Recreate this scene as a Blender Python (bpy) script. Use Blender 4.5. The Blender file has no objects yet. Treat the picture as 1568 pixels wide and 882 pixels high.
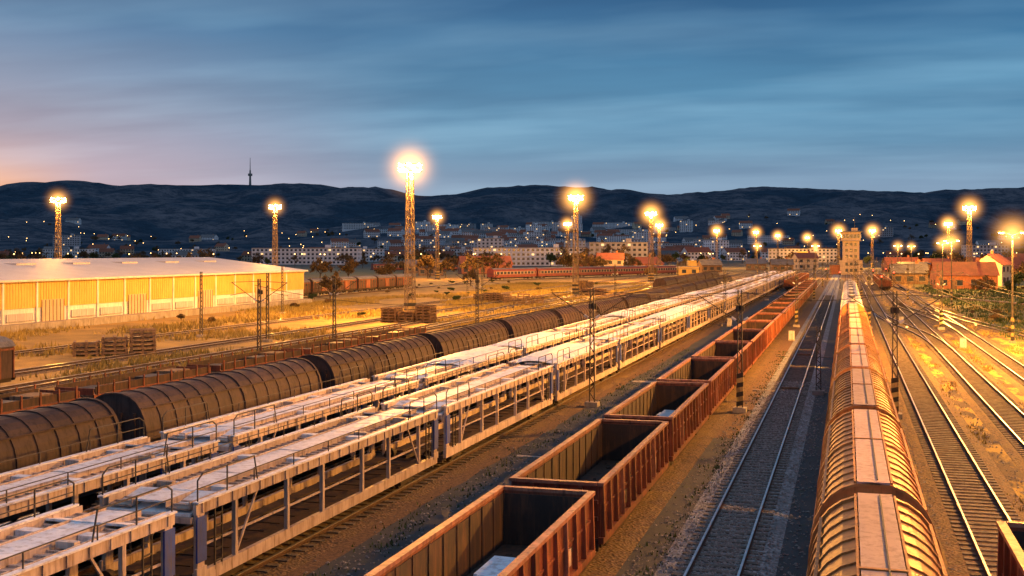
import bpy, math, random
from mathutils import Vector, noise
random.seed(7)
R=random
PSI=math.atan(513/1750.0); C=math.cos(PSI); S=math.sin(PSI)
scn=bpy.context.scene
scn.view_settings.view_transform='Standard'
scn.view_settings.look='None'
scn.view_settings.exposure=0

# ------------------------------------------------------------------ materials
def newmat(name):
    m=bpy.data.materials.new(name); m.use_nodes=True
    nt=m.node_tree; b=nt.nodes['Principled BSDF']
    return m,nt,b
def N(nt,t,**kw):
    n=nt.nodes.new(t)
    for k,v in kw.items(): setattr(n,k,v)
    return n
def math_(nt,op,a,b=None,c=None,clamp=False):
    n=N(nt,'ShaderNodeMath',operation=op); n.use_clamp=clamp
    for i,x in enumerate((a,b,c)):
        if x is None: continue
        if hasattr(x,'links'): nt.links.new(x,n.inputs[i])
        else: n.inputs[i].default_value=x
    return n.outputs[0]
def mix_(nt,f,a,b,bt='MIX'):
    n=N(nt,'ShaderNodeMix',data_type='RGBA',blend_type=bt)
    for i,x in ((0,f),(6,a),(7,b)):
        if hasattr(x,'links'): nt.links.new(x,n.inputs[i])
        elif i==0: n.inputs[0].default_value=x
        else: n.inputs[i].default_value=(x[0],x[1],x[2],1)
    return n.outputs[2]
def ramp_(nt,fac,stops):
    n=N(nt,'ShaderNodeValToRGB'); cr=n.color_ramp
    while len(cr.elements)<len(stops): cr.elements.new(0.5)
    for e,(p,c) in zip(cr.elements,stops):
        e.position=p; e.color=(c,c,c,1) if not hasattr(c,'__len__') else (c[0],c[1],c[2],1)
    nt.links.new(fac,n.inputs[0]); return n.outputs[0]
def noise_(nt,vec,scale,detail=5,rough=.6,off=None):
    n=N(nt,'ShaderNodeTexNoise'); n.inputs['Scale'].default_value=scale
    n.inputs['Detail'].default_value=min(detail,4); n.inputs['Roughness'].default_value=rough
    nt.links.new(vec,n.inputs['Vector']); return n.outputs['Fac']
def bump_(nt,b,h,strength=.4,dist=.05):
    n=N(nt,'ShaderNodeBump'); n.inputs['Strength'].default_value=strength; n.inputs['Distance'].default_value=dist
    nt.links.new(h,n.inputs['Height']); nt.links.new(n.outputs[0],b.inputs['Normal'])
def worn(name,c1,c2,c3=None,scale=.8,rough=.6,metal=0,bump=.25,var=.25,streak=True,spec=.35):
    """weathered surface: two colour noise + dirt streaks + per-object variation"""
    m,nt,b=newmat(name)
    tc=N(nt,'ShaderNodeTexCoord'); oi=N(nt,'ShaderNodeObjectInfo')
    add=N(nt,'ShaderNodeVectorMath',operation='ADD'); nt.links.new(tc.outputs['Object'],add.inputs[0])
    sc=N(nt,'ShaderNodeVectorMath',operation='SCALE'); cmb=N(nt,'ShaderNodeCombineXYZ')
    for i in range(3): nt.links.new(oi.outputs['Random'],cmb.inputs[i])
    nt.links.new(cmb.outputs[0],sc.inputs[0]); sc.inputs['Scale'].default_value=80
    nt.links.new(sc.outputs[0],add.inputs[1]); v=add.outputs[0]
    n1=noise_(nt,v,scale,4,.65); f=ramp_(nt,n1,[(.38,0),(.62,1)])
    col=mix_(nt,f,c1,c2)
    if c3:
        mp=N(nt,'ShaderNodeMapping'); nt.links.new(v,mp.inputs[0]); mp.inputs['Scale'].default_value=(3,3,.35) if streak else (2,2,2)
        n2=noise_(nt,mp.outputs[0],1.7,4,.7); f2=ramp_(nt,n2,[(.48,0),(.68,.85)])
        col=mix_(nt,f2,col,c3)
    k=math_(nt,'MULTIPLY_ADD',oi.outputs['Random'],var*2,1-var)
    hs=N(nt,'ShaderNodeHueSaturation'); nt.links.new(k,hs.inputs['Value']); nt.links.new(col,hs.inputs['Color'])
    nt.links.new(hs.outputs[0],b.inputs['Base Color'])
    b.inputs['Roughness'].default_value=rough; b.inputs['Metallic'].default_value=metal
    b.inputs['Specular IOR Level'].default_value=spec
    if bump: bump_(nt,b,noise_(nt,v,scale*9,2,.6),bump,.02)
    return m
def emis(name,c,s):
    m=bpy.data.materials.new(name); m.use_nodes=True; nt=m.node_tree; nt.nodes.clear()
    e=N(nt,'ShaderNodeEmission'); e.inputs[0].default_value=(*c,1); e.inputs[1].default_value=s
    o=N(nt,'ShaderNodeOutputMaterial'); nt.links.new(e.outputs[0],o.inputs[0])
    try: m.cycles.emission_sampling='NONE'
    except Exception: pass
    return m

M={}
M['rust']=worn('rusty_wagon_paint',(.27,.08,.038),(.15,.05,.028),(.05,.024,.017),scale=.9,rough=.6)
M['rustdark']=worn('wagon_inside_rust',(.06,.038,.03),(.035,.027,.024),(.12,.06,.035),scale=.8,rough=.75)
M['rustrim']=worn('worn_rim_steel',(.42,.19,.12),(.26,.11,.07),(.1,.05,.035),scale=2,rough=.5)
M['orange']=worn('covered_wagon_paint',(.54,.25,.08),(.44,.19,.06),(.22,.09,.035),scale=.5,rough=.55,spec=.25)
M['strip']=worn('roof_walkway_sheet',(.56,.40,.33),(.48,.34,.28),(.3,.2,.15),scale=.6,rough=.6,spec=.2)
M['brown']=worn('brown_wagon_paint',(.085,.056,.048),(.058,.04,.036),(.03,.023,.021),scale=.6,rough=.7,spec=.25)
M['under']=worn('grimy_underframe',(.03,.025,.022),(.05,.035,.028),None,scale=2,rough=.8)
M['pale']=worn('pale_carrier_paint',(.60,.50,.44),(.46,.37,.31),(.18,.11,.07),scale=1.2,rough=.55)
M['trough']=worn('deck_trough_paint',(.52,.43,.37),(.34,.26,.21),(.13,.09,.07),scale=1.5,rough=.6,streak=False)
M['deck']=worn('frosty_deck_sheet',(.90,.91,.94),(.78,.78,.82),(.45,.41,.39),scale=.8,rough=.5,streak=False,var=.1)
M['tarp']=worn('white_tarpaulin',(.92,.92,.95),(.84,.84,.87),(.62,.6,.6),scale=1.3,rough=.5,streak=False,bump=.5,var=.06)
M['blue']=worn('blue_plate_paint',(.03,.08,.38),(.025,.06,.27),(.08,.08,.11),scale=2)
M['sheet']=worn('pale_cargo_sheet',(.74,.84,.95),(.6,.7,.8),(.35,.35,.38),scale=1.5,rough=.4,streak=False)
M['steel']=worn('polished_rail_head',(.66,.66,.69),(.5,.49,.5),None,scale=3,rough=.32,metal=.9,bump=0,var=0)
M['railside']=worn('rusty_rail_web',(.09,.05,.035),(.05,.03,.025),None,scale=3,rough=.8,var=0)
M['sleeper']=worn('weathered_sleeper',(.15,.135,.12),(.08,.07,.06),None,scale=3,rough=.9,var=.1)
M['concrete']=worn('concrete',(.36,.34,.31),(.26,.24,.22),(.14,.13,.12),scale=.7,rough=.85)
M['white']=worn('white_render_wall',(.80,.80,.82),(.68,.68,.70),(.5,.5,.5),scale=.15,rough=.8,var=.2)
M['grey']=worn('grey_panel_wall',(.50,.50,.54),(.40,.40,.43),(.3,.29,.29),scale=.15,rough=.8,var=.3)
M['cream']=worn('cream_render_wall',(.60,.48,.34),(.5,.4,.28),(.36,.3,.22),scale=.2,rough=.8,var=.3)
M['yellow']=worn('yellow_cladding',(.66,.46,.12),(.58,.39,.09),(.44,.3,.09),scale=.3,rough=.6,var=0)
M['brick']=worn('red_brick_wall',(.42,.17,.08),(.33,.13,.07),(.2,.09,.05),scale=.8,rough=.85)
M['tile']=worn('red_roof_tile',(.28,.09,.05),(.2,.07,.04),(.1,.05,.04),scale=.7,rough=.8)
M['slate']=worn('grey_roof_sheet',(.16,.16,.17),(.11,.11,.12),(.07,.07,.07),scale=.5,rough=.7)
M['roofwhite']=worn('pale_roof_sheet',(.62,.62,.63),(.54,.54,.55),(.42,.41,.4),scale=.25,rough=.55,var=0)
M['glass']=worn('dark_window_glass',(.03,.04,.05),(.05,.06,.08),None,scale=.4,rough=.15,bump=0)
M['darkmetal']=worn('dark_galvanised_steel',(.07,.062,.055),(.04,.035,.03),None,scale=2,rough=.6)
M['mast']=worn('mast_lattice_paint',(.22,.17,.10),(.13,.1,.07),None,scale=1,rough=.6)
M['black']=worn('black_stripe_paint',(.02,.02,.02),(.03,.03,.03),None,scale=2)
M['stripe']=worn('yellow_stripe_paint',(.42,.32,.12),(.32,.24,.1),(.1,.08,.05),scale=2)
M['wood']=worn('old_timber',(.26,.17,.10),(.15,.1,.065),(.06,.045,.035),scale=2,rough=.9)
M['coachred']=worn('coach_red_paint',(.24,.055,.04),(.18,.045,.035),(.1,.04,.035),scale=.6,rough=.5)
M['coachcream']=worn('coach_cream_paint',(.36,.27,.2),(.3,.22,.17),None,scale=.6,rough=.5)
M['tank']=worn('tank_white_paint',(.6,.6,.62),(.5,.5,.52),(.25,.22,.2),scale=.7,rough=.35)
M['bark']=worn('tree_bark',(.08,.06,.045),(.05,.04,.03),None,scale=3,rough=.95)
M['twig']=worn('winter_twig_foliage',(.13,.085,.04),(.07,.055,.028),None,scale=.4,rough=.9,bump=0,var=.35)
M['leaf']=worn('evergreen_foliage',(.05,.08,.03),(.03,.05,.02),None,scale=.4,rough=.9,bump=0,var=.3)
M['blade']=worn('dry_grass_blades',(.36,.27,.08),(.22,.18,.06),None,scale=.05,rough=.9,bump=0,var=0)
M['stone']=worn('ballast_stone',(.32,.31,.30),(.15,.14,.14),None,scale=6,rough=.9,bump=0,var=0)
M['lamp']=emis('sodium_lamp_glass',(1,.66,.22),70)
M['lampfar']=emis('street_lamp_glass',(1,.55,.18),9)
M['litwin']=emis('lit_window',(1,.6,.25),1.6)
M['redlamp']=emis('red_signal_glass',(1,.05,.02),14)

# ------------------------------------------------------------------ mesh builder
class MB:
    def __init__(s): s.v=[];s.f=[];s.m=[];s.slots=[]
    def mi(s,k):
        if k not in s.slots: s.slots.append(k)
        return s.slots.index(k)
    def face(s,pts,k):
        b=len(s.v); s.v+=[tuple(p) for p in pts]; s.f.append(tuple(range(b,b+len(pts)))); s.m.append(s.mi(k))
    def hexa(s,p,k):
        b=len(s.v); s.v+=[tuple(q) for q in p]; i=s.mi(k)
        for q in ((0,3,2,1),(4,5,6,7),(0,1,5,4),(1,2,6,5),(2,3,7,6),(3,0,4,7)):
            s.f.append(tuple(b+j for j in q)); s.m.append(i)
    def box(s,x,y,z,sx,sy,sz,k,rz=0):
        """x,y = centre, z = bottom"""
        c,si=math.cos(rz),math.sin(rz); P=[]
        for zz in (z,z+sz):
            for a,b in ((-1,-1),(1,-1),(1,1),(-1,1)):
                dx,dy=a*sx/2,b*sy/2; P.append((x+dx*c-dy*si,y+dx*si+dy*c,zz))
        s.hexa(P,k)
    def beam(s,p,q,w,h,k):
        p=Vector(p);q=Vector(q);d=(q-p).normalized()
        up=Vector((0,0,1)) if abs(d.z)<.95 else Vector((0,1,0))
        a=d.cross(up).normalized()*w/2; b=a.cross(d).normalized()*h/2
        s.hexa([p-a-b,p+a-b,p+a+b,p-a+b,q-a-b,q+a-b,q+a+b,q-a+b],k)
    def cyl(s,p,q,r,k,n=12,r2=None,caps=True):
        p=Vector(p);q=Vector(q);d=(q-p).normalized(); r2=r if r2 is None else r2
        up=Vector((0,0,1)) if abs(d.z)<.95 else Vector((0,1,0))
        a=d.cross(up).normalized(); b=a.cross(d).normalized(); B=len(s.v);i=s.mi(k)
        for P,rr in ((p,r),(q,r2)):
            for j in range(n):
                t=2*math.pi*j/n; s.v.append(tuple(P+a*math.cos(t)*rr+b*math.sin(t)*rr))
        for j in range(n):
            s.f.append((B+j,B+(j+1)%n,B+n+(j+1)%n,B+n+j)); s.m.append(i)
        if caps:
            s.f.append(tuple(B+j for j in range(n))[::-1]); s.m.append(i)
            s.f.append(tuple(B+n+j for j in range(n))); s.m.append(i)
    def loft(s,prof,y0,y1,k,close=False,caps=False):
        B=len(s.v);n=len(prof);i=s.mi(k)
        for y in (y0,y1): s.v+=[(x,y,z) for x,z in prof]
        for j in range(n if close else n-1):
            s.f.append((B+j,B+(j+1)%n,B+n+(j+1)%n,B+n+j)); s.m.append(i)
        if caps:
            s.f.append(tuple(B+j for j in range(n))); s.m.append(i)
            s.f.append(tuple(B+n+j for j in range(n))[::-1]); s.m.append(i)
    def mesh(s,name):
        me=bpy.data.meshes.new(name); me.from_pydata(s.v,[],s.f)
        for k in s.slots: me.materials.append(M[k])
        me.polygons.foreach_set('material_index',s.m); me.update(); return me
def obj(name,me,loc=(0,0,0),rz=0,sc=None,parent=None):
    o=bpy.data.objects.new(name,me); o.location=loc; o.rotation_euler=(0,0,rz)
    if sc: o.scale=sc
    if parent: o.parent=parent
    scn.collection.objects.link(o); return o
def smooth(me,keys):
    idx=[i for i,m in enumerate(me.materials) if m in [M[k] for k in keys]]
    for p in me.polygons:
        if p.material_index in idx: p.use_smooth=True

RT=.25 # rail top
def bogie(b,y,wb=1.8):
    for sx in (-1,1):
        b.box(sx*1.0,y,RT+.38,.14,wb+.9,.24,'under'); b.box(sx*1.02,y,RT+.2,.2,.5,.35,'under')
        for dy in (-wb/2,wb/2):
            b.cyl((sx*.69,y+dy,RT+.46),(sx*.83,y+dy,RT+.46),.46,'under',16)
            b.cyl((sx*.83,y+dy,RT+.46),(sx*.835,y+dy,RT+.46),.38,'railside',16)
            b.box(sx*1.04,y+dy,RT+.33,.22,.28,.28,'under')
    for dy in (-wb/2,wb/2): b.cyl((-.7,y+dy,RT+.46),(.7,y+dy,RT+.46),.08,'under',8)
def buffers(b,L):
    for e in (-1,1):
        for sx in (-.87,.87):
            b.cyl((sx,e*L/2,1.06),(sx,e*(L/2+.45),1.06),.09,'under',8); b.cyl((sx,e*(L/2+.45),1.06),(sx,e*(L/2+.55),1.06),.22,'under',12)
        b.box(0,e*(L/2+.3),.95,.15,.6,.15,'under')

# ------------------------------------------------------------------ wagons
def gondola(L=12.9,W=2.9,top=2.8,seed=0,sheet=True):
    r=random.Random(seed); b=MB(); z0=1.12; hw=W/2
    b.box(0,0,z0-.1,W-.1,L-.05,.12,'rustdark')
    b.box(0,0,z0-.35,.5,L,.25,'under')
    for sx in (-1,1):
        b.box(sx*(hw-.14),0,z0+.02,.05,L-.2,top-z0-.1,'rust')
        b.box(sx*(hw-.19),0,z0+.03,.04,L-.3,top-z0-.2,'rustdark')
        b.box(sx*(hw-.09),0,top-.09,.2,L,.1,'rustrim')
        b.box(sx*(hw-.07),0,z0-.14,.16,L,.2,'rust')
        b.box(sx*(hw-.10),0,(z0+top)/2,.05,L-.3,.07,'rust')
        n=13
        for i in range(n):
            y=-L/2+.18+i*(L-.36)/(n-1)
            b.hexa([(sx*(hw-.11),y-.07,z0+.06),(sx*(hw+.03),y-.05,z0+.06),(sx*(hw+.03),y+.05,z0+.06),(sx*(hw-.11),y+.07,z0+.06),
                    (sx*(hw-.11),y-.07,top-.09),(sx*(hw-.02),y-.05,top-.09),(sx*(hw-.02),y+.05,top-.09),(sx*(hw-.11),y+.07,top-.09)],'rustrim' if i in(3,9) else 'rust')
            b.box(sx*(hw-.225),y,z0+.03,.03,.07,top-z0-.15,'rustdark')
        for y in (-L*.18,L*.27):
            b.box(sx*(hw-.1),y,z0+.25,.045,.7,.45,'pale' if r.random()<.4 else 'rustdark')
        for _ in range(5): b.box(sx*(hw-.118),r.uniform(-L/2+.6,L/2-.6),z0+r.uniform(.1,.9),.012,r.uniform(.2,.6),r.uniform(.1,.4),'rustdark')
    for e in (-1,1):
        b.box(0,e*(L/2-.1),z0+.02,W-.3,.06,top-z0-.1,'rust'); b.box(0,e*(L/2-.16),z0+.03,W-.42,.04,top-z0-.2,'rustdark')
        b.box(0,e*(L/2-.06),top-.085,W-.42,.2,.1,'rustrim')
        b.box(0,e*(L/2-.03),z0+.55,W-.34,.1,.12,'rust'); b.box(0,e*(L/2-.03),z0+1.05,W-.34,.1,.12,'rust')
        for x in (-.75,0,.75): b.box(x,e*(L/2-.02),z0+.02,.12,.13,top-z0-.12,'rust')
        b.box(0,e*(L/2-.08),z0-.35,W-.3,.16,.33,'under')
        bogie(b,e*(L/2-2.2))
    if sheet:
        y0=-L/2+.7+r.random()*1; y1=L/2-2.2-r.random()*2; x=.1; n=9
        for i in range(n):
            a=y0+(y1-y0)*i/n; c=y0+(y1-y0)*(i+1)/n; o=r.gauss(0,.04)
            b.hexa([(x-.6+o,a,z0+.03),(x+.55+o,a,z0+.03),(x+.55+o,c,z0+.03),(x-.6+o,c,z0+.03),(x-.5+o,a,z0+.62),(x+.5+o,a,z0+.58),(x+.5+o,c,z0+.60),(x-.5+o,c,z0+.62)],'sheet')
    for i in range(26):
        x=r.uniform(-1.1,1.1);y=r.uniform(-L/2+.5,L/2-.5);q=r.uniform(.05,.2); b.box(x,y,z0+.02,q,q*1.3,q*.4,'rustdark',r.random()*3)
    buffers(b,L); return b.mesh('open_freight_wagon')
def arch(hw,zs,zt,n=14,off=0):
    P=[(-hw-off,1.15),(-hw-off,zs)]
    for i in range(1,n):
        t=math.pi*(1-i/n); P.append(((hw+off)*math.copysign(abs(math.cos(t))**.85,math.cos(t)),zs+(zt-zs+off)*math.sin(t)**.9))
    P+=[(hw+off,zs),(hw+off,1.15)]; return P
def covered(L=13.1,key='orange',strip='strip',slant=0):
    b=MB(); hw=1.4; zs,zt=2.45,4.15
    b.loft(arch(hw,zs,zt),-L/2+.1,L/2-.1,key,caps=True)
    n=14
    for i in range(n+1):
        y=-L/2+.15+i*(L-.3)/n; w=.05 if i not in(0,n,n//2) else .09
        o=.04 if w<.06 else .07
        P=arch(hw,zs,zt,off=o); b.loft(P,y-w,y+w,key)
        Q=arch(hw,zs,zt)
        for yy in (y-w,y+w):
            B=len(b.v);m=len(P); b.v+=[(x,yy,z) for x,z in P]+[(x,yy,z) for x,z in Q]; k=b.mi(key)
            for j in range(m-1): b.f.append((B+j,B+j+1,B+m+j+1,B+m+j)); b.m.append(k)
    if strip:
        for i in range(2):
            b.box(0,(-.25+.5*i)*L,zt+.03,.74,L/2-.12,.06,strip)
        b.box(0,0,zt+.02,.8,.1,.1,key)
        for sx in (-.42,.42): b.box(sx,0,zt-.02,.05,L-.25,.1,key)
        b.box(.1,0,zt+.095,.03,L-.6,.03,'darkmetal')
    for sx in (-1,1):
        b.box(sx*(hw+.02),0,2.42,.1,L-.2,.07,key); b.box(sx*(hw),0,1.05,.16,L-.1,.2,'under')
        b.beam((sx*1.17,-L/2+.12,3.62),(sx*1.17,L/2-.12,3.62),.07,.06,key)
        b.box(sx*(hw+.03),L*.3,1.5,.04,.9,.6,'pale'); b.box(sx*(hw+.03),-L*.36,1.4,.04,.5,.7,'pale')
    for e in (-1,1):
        for x in (-.9,-.3,.3,.9): b.box(x,e*(L/2-.06),1.15,.1,.1,2.3,key)
        b.box(0,e*(L/2-.06),2.3,2.5,.06,.1,key); b.box(0,e*(L/2-.08),.8,2.5,.16,.33,'under'); bogie(b,e*(L/2-2.3))
        b.beam((1.2,e*(L/2+.02),1.1),(1.2,e*(L/2+.02),3.2),.04,.04,'darkmetal')
    b.box(0,0,.75,.5,L-.3,.35,'under'); buffers(b,L)
    me=b.mesh('covered_freight_wagon'); return me
def carrier(L=18.7,seed=0,tarp=False):
    r=random.Random(seed); b=MB(); hw=1.48; zu=2.75; zl=.98
    for sx in (-1,1):
        b.box(sx*(hw-.08),0,zl-.12,.14,L-.3,.34,'pale'); b.box(sx*.45,0,zl-.35,.16,L-1,.25,'under')
        b.box(sx*.85,0,zl+.02,.5,L-.8,.05,'rustdark')
    n=18
    for i in range(n): b.box(0,-L/2+.5+i*(L-1)/(n-1),zl-.1,2.6,.12,.1,'under')
    b.box(0,0,zl-.06,1.2,L-.6,.04,'rustdark')
    ys=[-L/2+.35,-L/2+2.2,-L/2+5.3,-1.6,1.6,L/2-5.3,L/2-2.2,L/2-.35]
    for sx in (-1,1):
        for j,y in enumerate(ys):
            w=.34 if j in(0,7) else .14
            b.box(sx*(hw-.07),y,zl+.22,.12,w,zu-zl-.2,'pale')
            if j in (0,7):
                b.box(sx*(hw-.0),y,zl+.5,.05,w+.12,1.2,'blue')
                b.box(sx*(hw-.02),y,zl+.1,.08,w+.16,.25,'pale')
        for y in (ys[0]+.9,ys[7]-.9):
            for k in range(5): b.box(sx*(hw-.03),y,zl+.3+k*.32,.04,.36,.035,'darkmetal')
            for d in (-.18,.18): b.box(sx*(hw-.03),y+d,zl+.1,.04,.04,1.7,'darkmetal')
        b.beam((sx*(hw-.06),ys[1],zl+.2),(sx*(hw-.06),ys[1]+1.2,zu),.05,.07,'pale')
        b.beam((sx*(hw-.06),ys[6],zl+.2),(sx*(hw-.06),ys[6]-1.2,zu),.05,.07,'pale')
        b.box(sx*(hw-.1),0,zl+.85,.05,L-1.2,.06,'pale')
        b.box(sx*(hw-.05),0,zu,.1,L-.2,.32,'pale'); b.box(sx*(hw-.02),0,zu+.30,.18,L-.2,.05,'deck')
        for i in range(24): b.box(sx*(hw+.01),-L/2+.4+i*(L-.8)/23,zu+.02,.05,.07,.27,'pale')
        # recessed wheel trough with perforated plates and cross slats
        b.box(sx*.88,0,zu+.10,.70,L-.3,.05,'trough')
        for d in (-.36,.36): b.box(sx*.88+d,0,zu+.13,.03,L-.3,.20,'pale')
        ns=44
        for i in range(ns):
            y=-L/2+.45+i*(L-.9)/(ns-1)
            if i%11==5: b.box(sx*.88,y,zu+.15,.66,.34,.13,'deck')
            else: b.box(sx*.88,y,zu+.152,.64,.07,.05,'pale')
        t=.032
        for e in (-1,1):
            y0=e*(L/2-.2); y1=e*(L/2-3.2); zz=zu+1.05
            x=sx*(hw-.02)
            b.beam((x,y0,zu+.3),(x,y0,zz-.15),t,t,'darkmetal'); b.beam((x,y0,zz-.15),(x,y0-e*.25,zz),t,t,'darkmetal')
            b.beam((x,y0-e*.25,zz),(x,y1,zz),t,t,'darkmetal'); b.beam((x,y1,zz),(x,y1-e*.2,zu+.3),t,t,'darkmetal')
            b.beam((x,y0,zu+.68),(x,y1,zu+.68),.026,.026,'darkmetal'); b.beam((x,(y0+y1)/2,zu+.3),(x,(y0+y1)/2,zz),t,t,'darkmetal')
        b.beam((sx*(hw-.02),-L/2+3.2,zu+.7),(sx*(hw-.02),L/2-3.2,zu+.7),.024,.024,'darkmetal')
        for i in range(6): 
            y=-L/2+3.2+i*(L-6.4)/5; b.beam((sx*(hw-.02),y,zu+.3),(sx*(hw-.02),y,zu+.7),.028,.028,'darkmetal')
    # raised centre walkway made of plates with joints
    npl=9
    for i in range(npl):
        y=-L/2+.2+(i+.5)*(L-.4)/npl; b.box(r.gauss(0,.012),y,zu+.24+r.gauss(0,.008),.98,(L-.4)/npl-.06,.05,'deck')
    for i in range(16):
        y=-L/2+.6+i*(L-1.2)/15; b.box(0,y,zu,2.8,.1,.1,'pale')
    for i in range(4):
        y=r.uniform(-L/2+2,L/2-2); b.box(r.choice((-.88,.88)),y,zu+.2,.5,.2,.16,'pale')
    if tarp:
        y0,y1=(-L/2+.3,L*.2) if seed%2 else (-L*.12,L/2-.3); n=20; pr=None
        for i in range(n+1):
            y=y0+(y1-y0)*i/n; drop=.12*math.exp(-min(i,n-i)); rows_=[]
            for j in range(9):
                x=-1.5+3.0*j/8; zt_=zu+.42+.22*(1-(x/1.5)**2)-drop*2+noise.noise((x*2,y*1.5,seed))*.07-(.2 if j in (0,8) else 0)
                rows_.append((x*(1+.02*math.sin(y*5)),y,zt_))
            if pr:
                for j in range(8): b.face([pr[j],pr[j+1],rows_[j+1],rows_[j]],'tarp')
            pr=rows_
    for e in (-1,1):
        b.hexa([(-1.3,e*(L/2-.1),zu-.05),(1.3,e*(L/2-.1),zu-.05),(1.3,e*(L/2-1.6),zu+.26),(-1.3,e*(L/2-1.6),zu+.26),
                (-1.3,e*(L/2-.1),zu+.02),(1.3,e*(L/2-.1),zu+.02),(1.3,e*(L/2-1.6),zu+.32),(-1.3,e*(L/2-1.6),zu+.32)],'deck')
        b.box(0,e*(L/2-.2),zl-.3,2.6,.2,.3,'under'); b.box(0,e*(L/2-.1),zu-.22,2.7,.14,.16,'pale')
        for sx in (-1,1):
            y=e*(L/2-2.6)
            b.cyl((sx*.69,y,RT+.42),(sx*.83,y,RT+.42),.42,'under',16); b.box(sx*1.0,y,RT+.25,.16,1.3,.3,'under')
        b.cyl((-.7,y,RT+.42),(.7,y,RT+.42),.08,'under',8)
    buffers(b,L-.3); return b.mesh('car_carrier_wagon')
def tankwagon(L=12.6):
    b=MB(); prof=[(0,-L/2+.4),(.75,-L/2+.45),(1.2,-L/2+.65),(1.4,-L/2+1.0),(1.4,L/2-1.0),(1.2,L/2-.65),(.75,L/2-.45),(0,L/2-.4)]
    n=20;zc=2.65;B=len(b.v);k=b.mi('tank')
    for r_,y in prof:
        for j in range(n): t=2*math.pi*j/n; b.v.append((max(r_,.01)*math.cos(t),y,zc+max(r_,.01)*math.sin(t)))
    for i in range(len(prof)-1):
        for j in range(n): b.f.append((B+i*n+j,B+i*n+(j+1)%n,B+(i+1)*n+(j+1)%n,B+(i+1)*n+j)); b.m.append(k)
    b.box(0,0,1.0,2.4,L-.4,.14,'under'); b.box(0,0,zc+1.45,.7,L*.6,.05,'darkmetal')
    b.cyl((0,0,zc+1.3),(0,0,zc+1.7),.3,'tank',12)
    for y in (-4,-1.3,1.3,4): b.box(0,y,1.1,2.2,.2,.5,'under'); 
    for y in (-3,3): b.cyl((0,y-.05,zc),(0,y+.05,zc),1.43,'darkmetal',20)
    for sx in (-1,1):
        for d in (-.2,.2): b.beam((sx*1.42,d,1.1),(sx*.4,d,zc+1.45),.04,.04,'darkmetal')
    for e in (-1,1): bogie(b,e*(L/2-2.2))
    buffers(b,L); me=b.mesh('tank_wagon'); smooth(me,['tank']); return me
def flat(L=13):
    b=MB(); b.box(0,0,1.05,2.8,L,.16,'wood'); b.box(0,0,.75,.5,L,.3,'under')
    for sx in (-1,1):
        b.box(sx*1.38,0,.95,.1,L,.28,'rust')
        for i in range(9): b.box(sx*1.42,-L/2+.4+i*(L-.8)/8,1.0,.07,.12,.95,'rust')
        b.box(sx*1.36,0,1.25,.05,L-.4,.45,'rustdark')
    for i in range(4): b.box(R.uniform(-.4,.4),-L/2+2+i*3,1.21,1.4,1.9,R.uniform(.15,.6),'wood' if i%2 else 'darkmetal')
    for e in (-1,1):
        b.box(0,e*(L/2-.06),1.21,2.7,.08,.4,'rust'); bogie(b,e*(L/2-2.2))
    buffers(b,L); return b.mesh('flat_wagon')
def oldbox(L=10.5):
    b=MB(); P=[(-1.4,1.1),(-1.4,3.2),(-1.15,3.55),(-.6,3.8),(0,3.88),(.6,3.8),(1.15,3.55),(1.4,3.2),(1.4,1.1)]
    b.loft(P,-L/2,L/2,'brown',caps=True)
    Q=[(x*1.05,z+.04) for x,z in P[1:-1]]; b.loft(Q,-L/2-.1,L/2+.1,'slate')
    for sx in (-1,1):
        for i in range(9): b.box(sx*1.44,-L/2+.1+i*(L-.2)/8,1.1,.08,.1,2.1,'rust')
        b.box(sx*1.46,0,1.15,.1,2.2,2.0,'rust'); b.box(sx*1.42,0,3.0,.1,L,.12,'rust')
        for y in (-3.6,3.6): b.box(sx*1.43,y,2.5,.05,.8,.4,'glass')
    b.box(0,0,.8,2.3,L,.3,'under')
    for e in (-1,1): bogie(b,e*(L/2-2),1.2)
    buffers(b,L); return b.mesh('old_box_wagon')
def coach(L=24):
    b=MB(); P=[(-1.4,1.0),(-1.42,3.2),(-1.2,3.65),(-.7,3.95),(0,4.05),(.7,3.95),(1.2,3.65),(1.42,3.2),(1.4,1.0)]
    b.loft(P,-L/2,L/2,'coachred',caps=True); b.loft([(x*1.02,z+.03) for x,z in P[2:-2]],-L/2,L/2,'slate')
    for sx in (-1,1):
        b.box(sx*1.42,0,1.95,.06,L-.2,1.05,'coachcream')
        for i in range(11): b.box(sx*1.44,-L/2+2.4+i*(L-4.8)/10,2.05,.06,1.35,.8,'glass')
        for y in (-L/2+.8,L/2-.8): b.box(sx*1.44,y,1.05,.08,.8,2.1,'coachred'); b.box(sx*1.45,y,2.2,.1,.5,.7,'glass')
    b.box(0,0,.6,2,L*.5,.4,'under')
    for e in (-1,1): bogie(b,e*(L/2-3),2.4)
    buffers(b,L); return b.mesh('passenger_coach')

G=[gondola(seed=i,sheet=(i!=2)) for i in range(4)]
for i in range(20): obj('open_freight_wagon',G[i%4],(-8.4,11.7+14.05*i,0))
CO=covered()
for i in range(9): obj('covered_freight_wagon',CO,(.6,27.7-14.3*.5+14.3*(i-1),0))
TK=tankwagon()
for i in range(8): obj('tank_wagon',TK,(.6,27.7-14.3*.5+14.3*8+13.9*i,0))
CB=covered(L=15.5,key='brown',strip=None)
for i in range(15): obj('covered_freight_wagon',CB,(-27.3,29+16.9*i,0))
CC=[carrier(seed=0),carrier(seed=1),carrier(seed=2,tarp=True),carrier(seed=3,tarp=True)]
for i in range(20):
    obj('car_carrier_wagon',CC[(0,1,0,3,1,2,3,0,2,3)[i%10]],(-17.9,45.5-19.5*1.5+19.5*i,0))
    obj('car_carrier_wagon',CC[(1,0,0,2,3,1,3,2,0,3)[i%10]],(-22.6,36.-19.5*1.5+19.5*i,0))
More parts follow.
